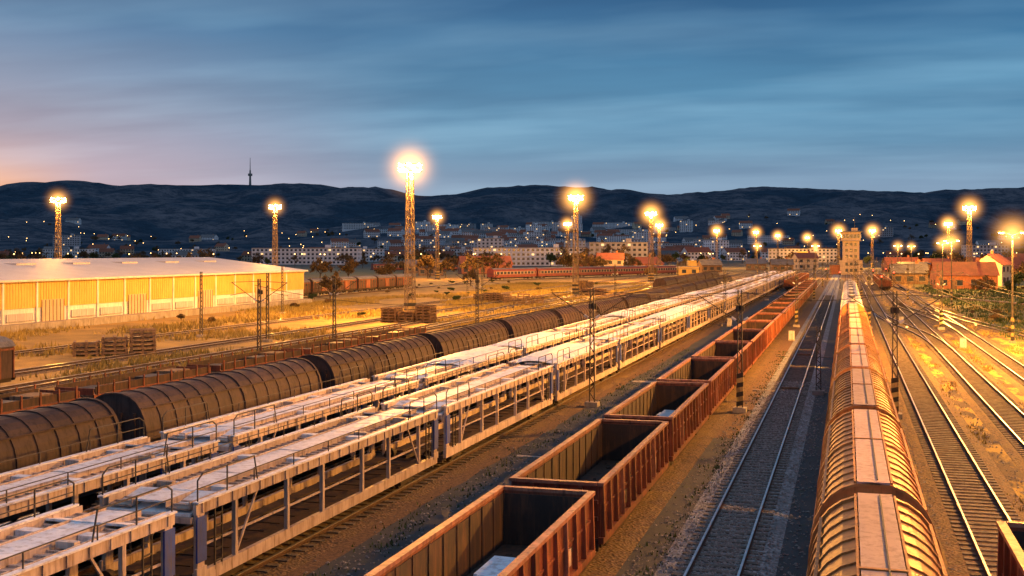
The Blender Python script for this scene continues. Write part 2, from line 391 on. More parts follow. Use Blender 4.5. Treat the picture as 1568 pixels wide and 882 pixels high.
G2=gondola(L=12.9,top=3.5,seed=9,sheet=True)
obj('open_freight_wagon',G2,(4.75,21.9,0))
FL=flat()
for i in range(5): obj('flat_wagon',FL,(-44,50+14.2*i,0))
OB=oldbox()
for i in range(3): obj('old_box_wagon',OB,(-56,36.5+11.8*i,0))
for i in range(6): obj('old_box_wagon',OB,(-110,214+11.8*i,0))
CH=coach()
def row(me,name,p,q,pitch):
    d=Vector((q[0]-p[0],q[1]-p[1])); n=int(d.length/pitch); a=-math.atan2(d.x,d.y); d.normalize()
    for i in range(n):
        t=pitch*(i+.5); obj(name,me,(p[0]+d.x*t,p[1]+d.y*t,0),a)
row(CH,'passenger_coach',(-114,362),(-64,492),25.2)
row(CH,'passenger_coach',(-216,500),(-150,575),25.2)
for i in range(6): obj('covered_freight_wagon',CB,(-36.7,240+16.9*i,0))
for i in range(7): obj('open_freight_wagon',G[i%4],(-13.2,290+14.1*i,0))
for i in range(5): obj('open_freight_wagon',G[i%4],(9,300+14.1*i,0))

# ------------------------------------------------------------------ tracks
def track(pts,ysl=260,bed='bed'):
    b=MB(); P=[Vector((x,y,0)) for x,y in pts]
    def off(i,o):
        d=(P[min(i+1,len(P)-1)]-P[max(i-1,0)]).normalized(); return P[i]+Vector((d.y,-d.x,0))*o
    for i in range(len(P)-1):
        for o in (-.7525,.7525):
            for (w,za,zb,k) in ((.13,.10,.125,'railside'),(.03,.125,.21,'railside'),(.07,.21,.25,'steel')):
                a,c,a2,c2=off(i,o-w/2),off(i,o+w/2),off(i+1,o-w/2),off(i+1,o+w/2)
                b.hexa([(a.x,a.y,za),(c.x,c.y,za),(c2.x,c2.y,za),(a2.x,a2.y,za),(a.x,a.y,zb),(c.x,c.y,zb),(c2.x,c2.y,zb),(a2.x,a2.y,zb)],k)
        q=[(off(i,-1.75),.008),(off(i,-1.35),.065),(off(i,1.35),.065),(off(i,1.75),.008)]
        w=[(off(i+1,-1.75),.008),(off(i+1,-1.35),.065),(off(i+1,1.35),.065),(off(i+1,1.75),.008)]
        for j in range(3): b.face([(q[j][0].x,q[j][0].y,q[j][1]),(q[j+1][0].x,q[j+1][0].y,q[j+1][1]),(w[j+1][0].x,w[j+1][0].y,w[j+1][1]),(w[j][0].x,w[j][0].y,w[j][1])],bed)
    acc=0
    for i in range(len(P)-1):
        d=P[i+1]-P[i]; L=d.length; d.normalize(); rz=-math.atan2(d.x,d.y)
        t=acc
        while t<L:
            p=P[i]+d*t
            if p.y<ysl: b.box(p.x,p.y,.03,2.45,.25,.072,'sleeper',rz)
            t+=.62
        acc=t-L
    obj('railway_track',b.mesh('railway_track'))
def gravel(name,c1,c2,c3,sc=9):
    m,nt,b=newmat(name); g=N(nt,'ShaderNodeNewGeometry'); v=g.outputs['Position']
    vo=N(nt,'ShaderNodeTexVoronoi'); vo.inputs['Scale'].default_value=sc; nt.links.new(v,vo.inputs['Vector'])
    bw=N(nt,'ShaderNodeRGBToBW'); nt.links.new(vo.outputs['Color'],bw.inputs[0])
    col=mix_(nt,ramp_(nt,bw.outputs[0],[(.2,0),(.8,1)]),c1,c2)
    col=mix_(nt,ramp_(nt,noise_(nt,v,.45,5,.7),[(.45,0),(.65,.8)]),col,c3)
    nt.links.new(col,b.inputs['Base Color']); b.inputs['Roughness'].default_value=.9
    bump_(nt,b,vo.outputs['Distance'],.9,.06); return m
M['bed']=gravel('grey_ballast',(.34,.37,.40),(.12,.135,.15),(.16,.17,.18))
M['bedbrown']=gravel('brown_ballast',(.17,.105,.06),(.06,.04,.028),(.16,.105,.04))
track([(-3.8,8),(-3.8,600)])
track([(.6,8),(.6,500)],60,'bedbrown'); track([(-8.4,8),(-8.4,600)],30,'bedbrown')
track([(4.75,8),(4.75,600)],300,'bedbrown'); track([(9.1,8),(9.1,600)],300,'bedbrown'); track([(13.3,8),(13.3,600)],260,'bedbrown')
for x in (-17.9,-22.6,-27.3): track([(x,8),(x,600)],70,'bedbrown')
for x in (-32,-36.7,-44,-50,-56,-63,-75): track([(x,20),(x,520)],180,'bedbrown')
track([(-110,150),(-110,330)],0,'bedbrown'); track([(-118,352),(-60,502)],0,'bedbrown')
track([(-13.2,260),(-13.2,600)],0,'bedbrown')
def bez(p0,p1,p2,p3,n=24):
    o=[]
    for i in range(n+1):
        t=i/n;u=1-t; o.append(tuple(u**3*a+3*u*u*t*b_+3*u*t*t*c+t**3*d for a,b_,c,d in zip(p0,p1,p2,p3)))
    return o
track(bez((9.1,225),(9.1,190),(13.3,180),(13.3,145)),300,'bedbrown')
track(bez((13.3,230),(13.4,180),(18,140),(32,70),30),300,'bedbrown')
track(bez((4.75,190),(4.75,160),(9.1,150),(9.1,120)),300,'bedbrown')
track(bez((13.3,330),(13.5,260),(24,230),(62,170),30),0,'bedbrown')
track(bez((-50,95),(-50,180),(-63,200),(-63,290)),200,'bedbrown')

# ------------------------------------------------------------------ ground
m,nt,b=newmat('yard_ground'); M['ground']=m
g=N(nt,'ShaderNodeNewGeometry'); v=g.outputs['Position']; sep=N(nt,'ShaderNodeSeparateXYZ'); nt.links.new(v,sep.inputs[0])
n_big=noise_(nt,v,.06,5,.6); n_mid=noise_(nt,v,.5,6,.7); n_fine=noise_(nt,v,6,5,.75)
xw=math_(nt,'ADD',sep.outputs[0],math_(nt,'MULTIPLY_ADD',n_mid,8,-4))
def band(e0,e1):
    mr=N(nt,'ShaderNodeMapRange'); mr.interpolation_type='SMOOTHSTEP'; nt.links.new(xw,mr.inputs[0]); mr.inputs[1].default_value=e0; mr.inputs[2].default_value=e1; return mr.outputs[0]
dirt=mix_(nt,ramp_(nt,n_fine,[(.35,0),(.7,1)]),(.06,.036,.025),(.21,.125,.065))
lit_moss=mix_(nt,n_fine,(.44,.29,.05),(.27,.18,.035))  # yellow moss, its colour brightened to add lamplight contrast
mp_=N(nt,'ShaderNodeMapping'); nt.links.new(v,mp_.inputs[0]); mp_.inputs['Scale'].default_value=(1,.3,1)
dirt2=mix_(nt,ramp_(nt,n_fine,[(.35,0),(.7,1)]),(.04,.026,.02),(.11,.07,.04))
right=mix_(nt,ramp_(nt,noise_(nt,mp_.outputs[0],.7,4,.65),[(.47,0),(.56,1)]),dirt2,lit_moss)
field=mix_(nt,ramp_(nt,noise_(nt,v,.12,6,.7),[(.38,0),(.62,1)]),(.42,.28,.07),(.22,.15,.045))
field=mix_(nt,ramp_(nt,n_fine,[(.4,0),(.75,.7)]),field,(.11,.08,.03))
green=mix_(nt,n_fine,(.05,.08,.025),(.11,.12,.04))
col=dirt
col=mix_(nt,band(1.5,5),col,right)
col=mix_(nt,band(15.5,20),col,green)
fl=N(nt,'ShaderNodeMapRange'); fl.interpolation_type='SMOOTHSTEP'; nt.links.new(xw,fl.inputs[0]); fl.inputs[1].default_value=-38; fl.inputs[2].default_value=-47
col=mix_(nt,fl.outputs[0],col,field)
yy=N(nt,'ShaderNodeMapRange'); yy.interpolation_type='SMOOTHSTEP'; nt.links.new(sep.outputs[1],yy.inputs[0]); yy.inputs[1].default_value=420; yy.inputs[2].default_value=700
col=mix_(nt,yy.outputs[0],col,mix_(nt,n_big,(.035,.045,.03),(.08,.07,.05)))
nt.links.new(col,b.inputs['Base Color']); b.inputs['Roughness'].default_value=.92
bump_(nt,b,n_fine,.6,.08)
gb=MB(); gb.face([(-9000,-2000,0),(9000,-2000,0),(9000,12000,0),(-9000,12000,0)],'ground'); obj('ground',gb.mesh('ground'))
m,nt,b=newmat('old_asphalt'); M['asphalt']=m
g=N(nt,'ShaderNodeNewGeometry'); v=g.outputs['Position']
c=mix_(nt,ramp_(nt,noise_(nt,v,.35,6,.7),[(.35,0),(.65,1)]),(.016,.026,.036),(.036,.047,.056))
c=mix_(nt,ramp_(nt,noise_(nt,v,14,3,.8),[(.62,0),(.72,.8)]),c,(.18,.19,.2))
c=mix_(nt,ramp_(nt,noise_(nt,v,.9,6,.75),[(.56,0),(.68,.8)]),c,(.04,.055,.022))
nt.links.new(c,b.inputs['Base Color']); b.inputs['Roughness'].default_value=.75; bump_(nt,b,noise_(nt,v,20,4,.8),.5,.02)
def strip(x0,x1,y0,y1,name='asphalt_path',k='asphalt',seed=0):
    q=MB(); n=int((y1-y0)/1.5); L=[];Rr=[]
    for i in range(n+1):
        y=y0+(y1-y0)*i/n; a=noise.noise((y*.11,seed,0))*.35+noise.noise((y*.6,seed,3))*.2; c_=noise.noise((y*.11,seed+9,0))*.4+noise.noise((y*.6,seed+5,3))*.25
        L.append((x0+a,y,.004)); Rr.append((x1+c_,y,.004))
    for i in range(n): q.face([L[i],Rr[i],Rr[i+1],L[i+1]],k)
    obj(name,q.mesh(name))
strip(-15.5,-10.4,8,420,seed=1); strip(-6.8,-5.3,8,60,seed=2); strip(-2.5,-1.0,8,420,seed=3)
for y in (81,108):
    q=MB(); q.box(-3.8,y,.02,5.0,.35,.06,'concrete'); q.box(-3.8,y+.9,.02,1.2,.3,.225,'wood'); obj('concrete_cable_duct',q.mesh('concrete_cable_duct'))
q=MB(); q.box(-12.8,84,.005,5,1.2,.05,'concrete'); q.box(-12.8,52,.005,4.4,.3,.03,'concrete'); obj('concrete_cable_duct',q.mesh('d2'))

def stones(name,n,fx,k='stone',s0=.03,s1=.07):
    q=MB(); i_=q.mi(k)
    for _ in range(n):
        x,y,z=fx(); s_=R.uniform(s0,s1); B=len(q.v)
        a=R.random()*6
        for j in range(4): q.v.append((x+s_*math.cos(a+j*1.57)*R.uniform(.7,1.2),y+s_*math.sin(a+j*1.57)*R.uniform(.7,1.2),z+s_*.2))
        q.v.append((x,y,z+s_*R.uniform(.6,1))); q.v.append((x,y,z-.01))
        for j in range(4):
            q.f.append((B+j,B+(j+1)%4,B+4)); q.m.append(i_); q.f.append((B+(j+1)%4,B+j,B+5)); q.m.append(i_)
    obj(name,q.mesh(name))
stones('ballast_stones',12000,lambda:(R.gauss(-3.8,.8),27+R.random()**1.5*60,.07),s0=.03,s1=.08)
def ed():
    x=R.choice((R.gauss(-14.8,.5),R.gauss(-10.9,.4),R.uniform(-15,-10),R.gauss(-5.9,.4),R.gauss(-1.9,.4),R.gauss(6.9,.6),R.gauss(3,.4))); return (x,22+R.random()**1.4*80,.01)
stones('loose_stones',7000,ed,s0=.02,s1=.08)
def tufts(name,n,fx,k='blade',h0=.25,h1=.8,w=.06,nb=5):
    q=MB(); i_=q.mi(k)
    for _ in range(n):
        x,y=fx(); h=R.uniform(h0,h1)
        for _b in range(nb):
            a=R.random()*6.28; dx,dy=math.cos(a),math.sin(a); l=R.uniform(.1,.5)*h; ww=w*R.uniform(.6,1.6); B=len(q.v); ox,oy=R.gauss(0,.2),R.gauss(0,.2)
            q.v+=[(x+ox-dy*ww,y+oy+dx*ww,0),(x+ox+dy*ww,y+oy-dx*ww,0),(x+ox+dx*l,y+oy+dy*l,h*R.uniform(.6,1))]
            q.f.append((B,B+1,B+2)); q.m.append(i_)
    obj(name,q.mesh(name))
def fg():
    while 1:
        x=R.uniform(-96,-39); y=60+R.random()*280
        if noise.noise((x*.07,y*.04,2))>-.15+R.random()*.3 and min(abs(x-t) for t in (-44,-50,-56,-63,-75))>1.5: return x,y
tufts('dry_grass',14000,fg,w=.07)
def rg():
    while 1:
        x=R.uniform(6,30); y=40+R.random()**1.2*180
        if noise.noise((x*.3,y*.1,7))>.05 and min(abs(x-t) for t in (4.75,9.1,13.3))>1.5: return x,y
tufts('grass_tufts',5000,rg,k='blade',h0=.08,h1=.3,w=.04)
tufts('verge_grass',6000,lambda:(R.uniform(17,60),R.uniform(95,330)),k='leaf',h0=.2,h1=.7,w=.08)
tufts('path_weeds',900,lambda:(R.choice((R.gauss(-14.9,.4),R.gauss(-10.8,.3),R.gauss(-5.6,.3))),24+R.random()**1.3*90),k='leaf',h0=.05,h1=.2,w=.03)

# ------------------------------------------------------------------ masts
def mastmesh(H=21):
    b=MB()
    def hwz(z): return .62-.25*z/H
    for sx in (-1,1):
        for sy in (-1,1):
            b.beam((sx*hwz(0),sy*hwz(0),0),(sx*hwz(H),sy*hwz(H),H),.11,.11,'mast')
    n=15
    for i in range(n):
        z0,z1=H*i/n,H*(i+1)/n; a,c=hwz(z0),hwz(z1)
        for (p,q) in (((-1,-1),(1,-1)),((1,-1),(1,1)),((1,1),(-1,1)),((-1,1),(-1,-1))):
            b.beam((p[0]*a,p[1]*a,z0),(q[0]*c,q[1]*c,z1),.05,.05,'mast'); b.beam((q[0]*a,q[1]*a,z0),(p[0]*c,p[1]*c,z1),.05,.05,'mast')
            b.beam((p[0]*c,p[1]*c,z1),(q[0]*c,q[1]*c,z1),.06,.06,'mast')
    for i in range(6):
        z=.2+i*.45; h=hwz(z)+.05
        for s_ in (-1,1):
            b.box(s_*h,0,z,.03,2*h,.42,'stripe' if i%2 else 'black'); b.box(0,s_*h,z,2*h-.05,.03,.42,'stripe' if i%2 else 'black')
    b.box(0,0,-.1,1.9,1.9,.35,'concrete')
    for d in (-.2,.2): b.beam((hwz(0)+.12,d,0.3),(hwz(H)+.12,d,H),.04,.04,'mast')
    for i in range(50): z=.5+i*.41; b.box(hwz(z)+.12,0,z,.03,.4,.03,'mast')
    pw=1.25
    for zz in (H,H+1.0):
        for s_ in (-1,1): b.beam((-pw,s_*pw,zz),(pw,s_*pw,zz),.08,.1,'mast'); b.beam((s_*pw,-pw,zz),(s_*pw,pw,zz),.08,.1,'mast')
    for a in (-pw,pw):
        for c in (-pw,pw): b.beam((a,c,H),(a,c,H+1),.06,.06,'mast')
    for x in (-.9,-.45,0,.45,.9): b.box(x,0,H-.02,.06,2*pw,.04,'mast')
    for i in range(12):
        a=2*math.pi*i/12; x,y=1.45*math.cos(a),1.45*math.sin(a); d=Vector((math.cos(a),math.sin(a),-.5)).normalized(); z=H+(.25 if i%2 else .95)
        p=Vector((x,y,z)); b.cyl(p-d*.2,p+d*.08,.14,'darkmetal',8,.26); b.cyl(p+d*.09,p+d*.13,.27,'lamp',10)
        if i%2: b.beam((x*.8,y*.8,z-.1),(x,y,z),.05,.05,'mast')
    return b.mesh('floodlight_mast')
MM=mastmesh()
def lightdata(name,E,col=(1,.39,.055),r=.7):
    l=bpy.data.lights.new(name,'POINT'); l.energy=E; l.color=col; l.shadow_soft_size=r; return l
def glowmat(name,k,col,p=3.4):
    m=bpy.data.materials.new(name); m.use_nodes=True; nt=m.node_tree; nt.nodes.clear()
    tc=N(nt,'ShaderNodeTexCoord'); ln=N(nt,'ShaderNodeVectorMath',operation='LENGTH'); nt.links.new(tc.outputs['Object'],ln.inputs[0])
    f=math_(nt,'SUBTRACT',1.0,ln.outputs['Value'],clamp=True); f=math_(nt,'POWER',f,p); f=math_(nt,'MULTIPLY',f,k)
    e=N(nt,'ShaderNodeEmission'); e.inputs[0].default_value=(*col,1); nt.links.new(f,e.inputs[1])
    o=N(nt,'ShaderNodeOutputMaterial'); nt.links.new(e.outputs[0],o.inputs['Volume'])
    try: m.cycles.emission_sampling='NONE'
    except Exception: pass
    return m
M['glow']=glowmat('lamp_glow_volume',2.2,(1,.42,.08),5.0)  # emission-only volume painting a halo of light around each lamp
import bmesh
bm=bmesh.new(); bmesh.ops.create_icosphere(bm,subdivisions=2,radius=1); gm=bpy.data.meshes.new('lamp_glow'); bm.to_mesh(gm); bm.free(); gm.materials.append(M['glow'])
LD={}
def mast(x,y,E=60000,H=21,R_=4.2):
    o=obj('floodlight_mast',MM,(x,y,0),R.random())
    if E not in LD: LD[E]=lightdata('floodlight',E)
    l=bpy.data.objects.new('floodlight',LD[E]); l.location=(0,0,H+.6); l.parent=o; scn.collection.objects.link(l)
    obj('lamp_glow',gm,(0,0,H+.6),0,(R_,R_,R_),o); return o
for x,y,E,r_ in ((-59.3,151,340000,6.4),(-136,372,150000,5.4),(-57.7,247,340000,6.8),(-116,481,150000,6.2),(-59.3,358,260000,7.2),(-82,518,200000,7.4),
    (-72,665,200000,7.6),(-54,720,150000,7.6),(-50,881,150000,8.4),(-33,1021,150000,9.5),(-4.7,685,250000,8.4),(14,691,250000,8.4),(42,527,250000,7.2),(32.2,336,300000,6.4),
    (-146,274,150000,4.8),(-175,224,150000,4.8),(21,104,560000,3.5),(24,34,85000,3.5),(-88,70,150000,3.5)):  # next-to-last mast is out of view, added to light the nearest wagons
    mast(x,y,E,21,r_)
def lampmesh(H=11.5):
    b=MB(); b.cyl((0,0,0),(0,0,H),.14,'darkmetal',10,.08); b.box(0,0,-.05,.6,.6,.3,'concrete')
    for i in range(6): b.cyl((0,0,.3+i*.4),(0,0,.7+i*.4),.17,'stripe' if i%2 else 'black',10)
    for s_ in (-1,1):
        b.beam((0,0,H-.1),(s_*.9,0,H+.25),.07,.07,'darkmetal'); b.box(s_*1.1,0,H+.2,.7,.3,.16,'darkmetal'); b.box(s_*1.1,0,H+.1,.5,.24,.1,'lamp')
    return b.mesh('yard_lamp')
YL=lampmesh(); yd=lightdata('yard_lamp_light',38000)
for x,y in ((16.8,131),(18.5,225),(17.0,420),(-10.8,420),(-31,420),(58,300),(24,470),(22,292)):  # last lamp is added to light the brick house front
    o=obj('yard_lamp',YL,(x,y,0)); l=bpy.data.objects.new('yard_lamp_light',yd); l.location=(0,0,11); l.parent=o; scn.collection.objects.link(l)
    obj('lamp_glow',gm,(0,0,11.6),0,(4,4,4),o)
def post(H=7.4,arms=True,st=True):
    b=MB(); b.box(0,0,-.05,.8,.8,.35,'concrete')
    for s_ in (-1,1):
        b.beam((s_*.16,0,.3),(s_*.10,0,H),.06,.16,'darkmetal')
    n=14
    for i in range(n):
        z=.4+i*(H-.6)/n; b.beam((-.15*(1 if i%2 else -1),0,z),(.15*(1 if i%2 else -1),0,z+(H-.6)/n),.04,.05,'darkmetal')
    if st:
        for i in range(7):
            z=.35+i*.28
            b.hexa([(-.2,-.1,z),(.2,-.1,z+.1),(.2,.1,z+.1),(-.2,.1,z),(-.2,-.1,z+.28),(.2,-.1,z+.38),(.2,.1,z+.38),(-.2,.1,z+.28)],'stripe' if i%2 else 'black')
    if arms:
        for s_ in (-1,1):
            b.beam((0,0,5.4),(s_*2.6,0,7.1),.05,.05,'darkmetal'); b.beam((0,0,7.2),(s_*2.6,0,7.1),.04,.04,'darkmetal'); b.beam((s_*1.3,0,6.25),(s_*2.7,0,6.0),.04,.04,'darkmetal')
            b.cyl((s_*.25,0,5.55),(s_*.5,0,5.72),.08,'tank',8)
        b.box(0,.15,H-1.3,.5,.1,.35,'darkmetal')
    return b.mesh('catenary_post')
P1=post(); P2=post(4.6,False,False); P3=post(7.4,False,False); P4=post(7.4,True,False)
for y in (70,151,232,313,394,475):
    for x in (-15.3,-6.2,2.67,11.2 if y>100 else None,17 if y>200 else None):
        if x is None: continue
        if x==17: obj('catenary_post',P3,(x,y+6,0))
        else: obj('catenary_post',P4 if x==-15.3 else P1,(x,y,0))
obj('signal_post',P2,(-1.85,80,0))
for x,y in ((-40.5,124),(-47,100),(-47.3,86),(-40.5,205),(-40.5,285),(-59.5,110),(-59.5,185),(-70,114),(-70,215),(-70,300),(-53,330),(-84,160),(-84,250)): obj('catenary_post',P3 if x<-50 else P4,(x,y,0))
q=MB()
def wire(p,q_,sag,n=12,w=.03):
    p=Vector(p);q_=Vector(q_);pr=p
    for i in range(1,n+1):
        t=i/n; c_=p.lerp(q_,t); c_.z-=sag*4*t*(1-t); q.beam(pr,c_,w,w,'black'); pr=c_
rows=[70,151,232,313,394]
for x in (-17.9,-12.7,-8.8,-3.6,.07,5.27,8.6,13.8):
    for a,c_ in zip(rows[:-1],rows[1:]):
        wire((x,a,6.0),(x,c_,6.0),.1,4)
        wire((x,a,7.1),(x,c_,7.1),.9,10,.025)
for y in rows:
    wire((-15.3,y,7.3),(-6.2,y,7.3),.5,8); wire((-6.2,y,7.3),(2.67,y,7.3),.5,8)
    if y>100: wire((2.67,y,7.3),(11.2,y,7.3),.5,8)
    wire((-15.3,y,7.3),(-40.5,y+3,7.3),1.2,12)
obj('overhead_wires',q.mesh('overhead_wires'))
def signal():
    b=MB(); b.cyl((0,0,0),(0,0,4.6),.07,'darkmetal',8); b.box(0,-.05,3.7,.45,.12,1.1,'black'); b.cyl((0,-.12,4.5),(0,-.16,4.5),.16,'redlamp',10); b.cyl((0,-.12,4.1),(0,-.16,4.1),.09,'glass',10); b.box(0,0,-.02,.5,.5,.2,'concrete')
    b.box(0,0,2.3,.3,.3,.5,'darkmetal'); return b.mesh('railway_signal')
SG=signal()
for x,y in ((6.9,330),(11.2,360),(-1.7,300),(-6,352),(6.9,250),(11.2,300)): obj('railway_signal',SG,(x,y,0))
def cabinet():
    b=MB(); b.box(0,0,0,.7,.45,.12,'concrete'); b.box(0,0,.12,.6,.36,.95,'grey'); b.box(0,0,1.07,.7,.46,.05,'slate'); b.box(-.15,-.19,.2,.26,.03,.8,'grey'); b.box(.15,-.19,.2,.26,.03,.8,'grey'); b.box(.04,-.215,.6,.03,.03,.12,'black'); return b.mesh('relay_cabinet')
CBN=cabinet()
for x,y in ((11.1,122),(-10.6,96),(6.9,160),(-5.8,128),(-14.6,150)): obj('relay_cabinet',CBN,(x,y,0))
def lever():
    b=MB(); b.box(0,0,.02,.9,.35,.1,'darkmetal'); b.cyl((0,0,.12),(.1,0,.75),.025,'darkmetal',6); b.cyl((.1,-.05,.75),(.1,.05,.75),.14,'white',12); b.beam((-.4,0,.12),(-1.2,0,.12),.04,.04,'darkmetal'); return b.mesh('point_lever')
LV=lever()
for x,y in ((6.7,143),(11,178),(11.1,214),(15,150),(6.6,186)): obj('point_lever',LV,(x,y,0))
def stack(seed):
    r=random.Random(seed); b=MB()
    for c_ in range(3):
        n=r.randint(7,12)
        for i in range(n):
            z=i*.2
            for j in range(4 if i%2 else 3):
                if i%2: b.box(c_*2.5+r.gauss(0,.04),-1.1+j*.7,z,2.3,.24,.17,'wood',r.gauss(0,.03))
                else: b.box(c_*2.5-1+j*1.0,r.gauss(0,.04),z,.24,2.5,.17,'wood',r.gauss(0,.03))
    return b.mesh('timber_stack')
for i,(x,y) in enumerate(((-60,146),(-59,200),(-68,91),(-67,208),(-55,246),(-66,290))): obj('timber_stack',stack(i),(x,y,0),.3*i)

# ------------------------------------------------------------------ buildings
def warehouse():
    b=MB(); x0,x1=-97,-137; y0,y1=42,193; e=6.2; rz=8.6
    b.box((x0+x1)/2,(y0+y1)/2,0,abs(x1-x0),y1-y0,e,'white')
    b.hexa([(x0+.06,y0,2.7),(x0+.12,y0,2.7),(x0+.12,y1,2.7),(x0+.06,y1,2.7),(x0+.06,y0,e),(x0+.12,y0,e),(x0+.12,y1,e),(x0+.06,y1,e)],'yellow')
    xm=(x0+x1)/2
    for a,c_ in ((x0+.7,xm),(x1-.7,xm)):
        b.face([(a,y0-.6,e+.03),(a,y1+.6,e+.03),(c_,y1+.6,rz),(c_,y0-.6,rz)],'roofwhite')
        b.face([(a,y0-.6,e-.22),(a,y1+.6,e-.22),(a,y1+.6,e+.03),(a,y0-.6,e+.03)],'roofwhite')
    for y in (y0,y1): b.face([(x0,y,e),(x1,y,e),(xm,y,rz-.05)],'yellow')
    n=int((y1-y0)/6)
    for i in range(n):
        y=y0+3+i*6
        b.box(x0+.16,y-3,0,.12,.3,e-.25,'white')
        if i%3==1:
            b.box(x0+.1,y,0.05,.1,4.2,3.6,'cream'); 
            for j in range(7): b.box(x0+.17,y-2.1+j*.7,.1,.04,.06,3.5,'darkmetal')
        else:
            b.box(x0+.1,y,1.2,.08,4.6,.9,'grey'); b.box(x0+.15,y,1.1,.12,4.8,.1,'concrete')
            for j in range(4): b.box(x0+.16,y-2.3+j*1.53,1.2,.06,.08,.9,'white')
        for j in range(12): b.box(x0+.14,y-3+.25+j*.5,2.75,.04,.06,e-3.05,'yellow')
    b.box(x0+.9,(y0+y1)/2,0,1.7,y1-y0,.9,'concrete')
    for i in range(12): b.box(xm+6,y0+8+i*12,7.7,2.2,4,.35,'grey')
    return b.mesh('warehouse')
obj('warehouse',warehouse())
def block(W,D,fl,wall='white',roof='slate',gable=False,seed=0,fh=3.0):
    r=random.Random(seed); b=MB(); H=fl*fh
    b.box(0,0,-8,W,D,H+8,wall)
    nx=max(2,int(W/3.2))
    for f in range(fl):
        for s_ in (-1,1):
            for i in range(nx):
                x=-W/2+(i+.5)*W/nx; k='litwin' if r.random()<.04 else 'glass'
                b.box(x,s_*(D/2),f*fh+1,1.7,.12,1.4,k); b.box(x,s_*(D/2+.05),f*fh+.88,2.0,.25,.1,'concrete')
        for s_ in (-1,1):
            for i in range(max(1,int(D/4))):
                y=-D/2+(i+.5)*D/max(1,int(D/4)); b.box(s_*W/2,y,f*fh+1,.12,1.3,1.4,'glass')
        if not gable: b.box(0,-D/2-.02,f*fh+2.75,W,.2,.12,'concrete')
    if gable:
        h=D*.38
        P=[(-W/2-.4,-D/2-.5,H-.1),(W/2+.4,-D/2-.5,H-.1),(W/2+.4,0,H+h),(-W/2-.4,0,H+h),(-W/2-.4,D/2+.5,H-.1),(W/2+.4,D/2+.5,H-.1)]
        b.face([P[0],P[1],P[2],P[3]],roof); b.face([P[3],P[2],P[5],P[4]],roof)
        for s_ in (-1,1): b.face([(s_*W/2,-D/2,H),(s_*W/2,D/2,H),(s_*W/2,0,H+h-.2)],wall)
        b.box(W*.25,D*.12,H+h*.5,.8,.8,h*.8,'brick'); b.box(-W*.2,-D/2-.06,0,1.2,.1,2.2,'wood')
    else:
        b.box(0,0,H,W+.3,D+.3,.35,'concrete'); b.box(0,0,H+.35,W-.6,D-.6,.05,'slate'); b.box(W*.2,0,H+.4,3.5,3.5,2.2,wall); b.box(-W*.25,0,H+.4,1.5,1.5,1.2,'darkmetal')
    return b.mesh('building')
def tower():
    b=MB(); b.box(0,0,0,9,8,6,'cream'); b.box(0,0,6,6.5,6,8,'cream'); b.box(0,0,14,8.4,7.6,.3,'concrete'); b.box(0,0,14.3,7.6,6.8,3.4,'cream')
    b.box(0,0,15.2,7.8,7.0,1.6,'glass')
    for i in range(6): b.box(-3.85+i*1.54,-3.5,15.2,.16,.12,1.6,'white')
    b.box(0,0,17.7,9,8.2,.4,'slate'); b.box(1.5,0,18.1,2.5,2.5,1.4,'cream'); b.cyl((1.5,0,19.5),(1.5,0,24),.06,'darkmetal',6)
    for z in (1.2,3.8,7,9.5,12):
        for x in (-1.8,0,1.8): b.box(x,-4.02 if z<6 else -3.02,z,1.1,.1,1.3,'glass')
    for z in (7,9.5,12): b.box(-3.27,0,z,.1,1.1,1.3,'glass'); 
    b.box(-6.5,0,0,4,6,4,'brick'); b.box(-6.5,0,4,4.4,6.4,.25,'slate')
    return b.mesh('signal_tower')
obj('signal_tower',tower(),(1.5,500,0),.05)
H1=block(15,9,1,'brick','tile',True,1,3.6); H2=block(12,8,2,'cream','tile',True,2); H3=block(10,7,1,'wood','slate',True,3,3.4); H4=block(22,10,1,'brick','tile',True,4,4)
for me,x,y,rz in ((H1,29,318,.1),(H2,40,352,1.2),(H4,50,420,.2),(H3,17.5,359,.1),(H3,26,390,1.3),(H2,62,440,.3),(H1,75,400,.9),(H3,22,425,.2),(H1,35,470,.4),(H2,-105,520,.2),(H4,-150,470,.5),(H1,-95,560,1.),(H3,-30,560,.2),(H3,-45,600,.1),(H2,-22,640,.5),(H1,24,560,.3),(H4,-130,600,.3),(H3,-62,540,.5),(H3,-160,430,.4),(H3,-185,480,.4)):
    obj('brick_house' if me in(H1,H4) else ('railway_shed' if me is H3 else 'house'),me,(x,y,0),rz)
YH=block(8,6,1,'yellow','slate',False,5,3.4)
obj('yellow_depot_building',YH,(-62,465,0),.3); obj('yellow_depot_building',YH,(-28,700,0),.1,(1.6,1.6,1.6))

def W(u,v_): return (u*C-v_*S,u*S+v_*C)
RP=[(-9000,120),(-4000,150),(-2250,181),(-1792,197),(-1655,227),(-1449,234),(-1175,225),(-912,231),(-649,231),(-512,218),(-375,199),(-272,186),(-192,204),(-55,229),(82,238),(265,227),(402,211),(517,202),(654,213),(837,231),(951,227),(1111,220),(1248,215),(1385,209),(1522,220),(1792,231),(2322,215),(4000,190),(9000,120)]
def ridge(u):
    for (a,h),(c_,k) in zip(RP[:-1],RP[1:]):
        if a<=u<=c_:
            t=(u-a)/(c_-a); return h+(k-h)*(t*t*(3-2*t)*.6+t*.4)
    return 120
def ss(a,c_,x): t=min(1,max(0,(x-a)/(c_-a))); return t*t*(3-2*t)
def hz(u,v_):
    r_=ridge(u*1.0)
    a=ss(1100,2600,v_)*62; b_=ss(2000,4000,v_)*(r_-62)
    n_=noise.fractal((u*.0022,v_*.0022,1.3),1.0,2.0,4)*44*ss(1600,2400,v_)*(1-ss(3300,3950,v_))
    return (a+b_+n_)*(1-ss(4050,5200,v_))
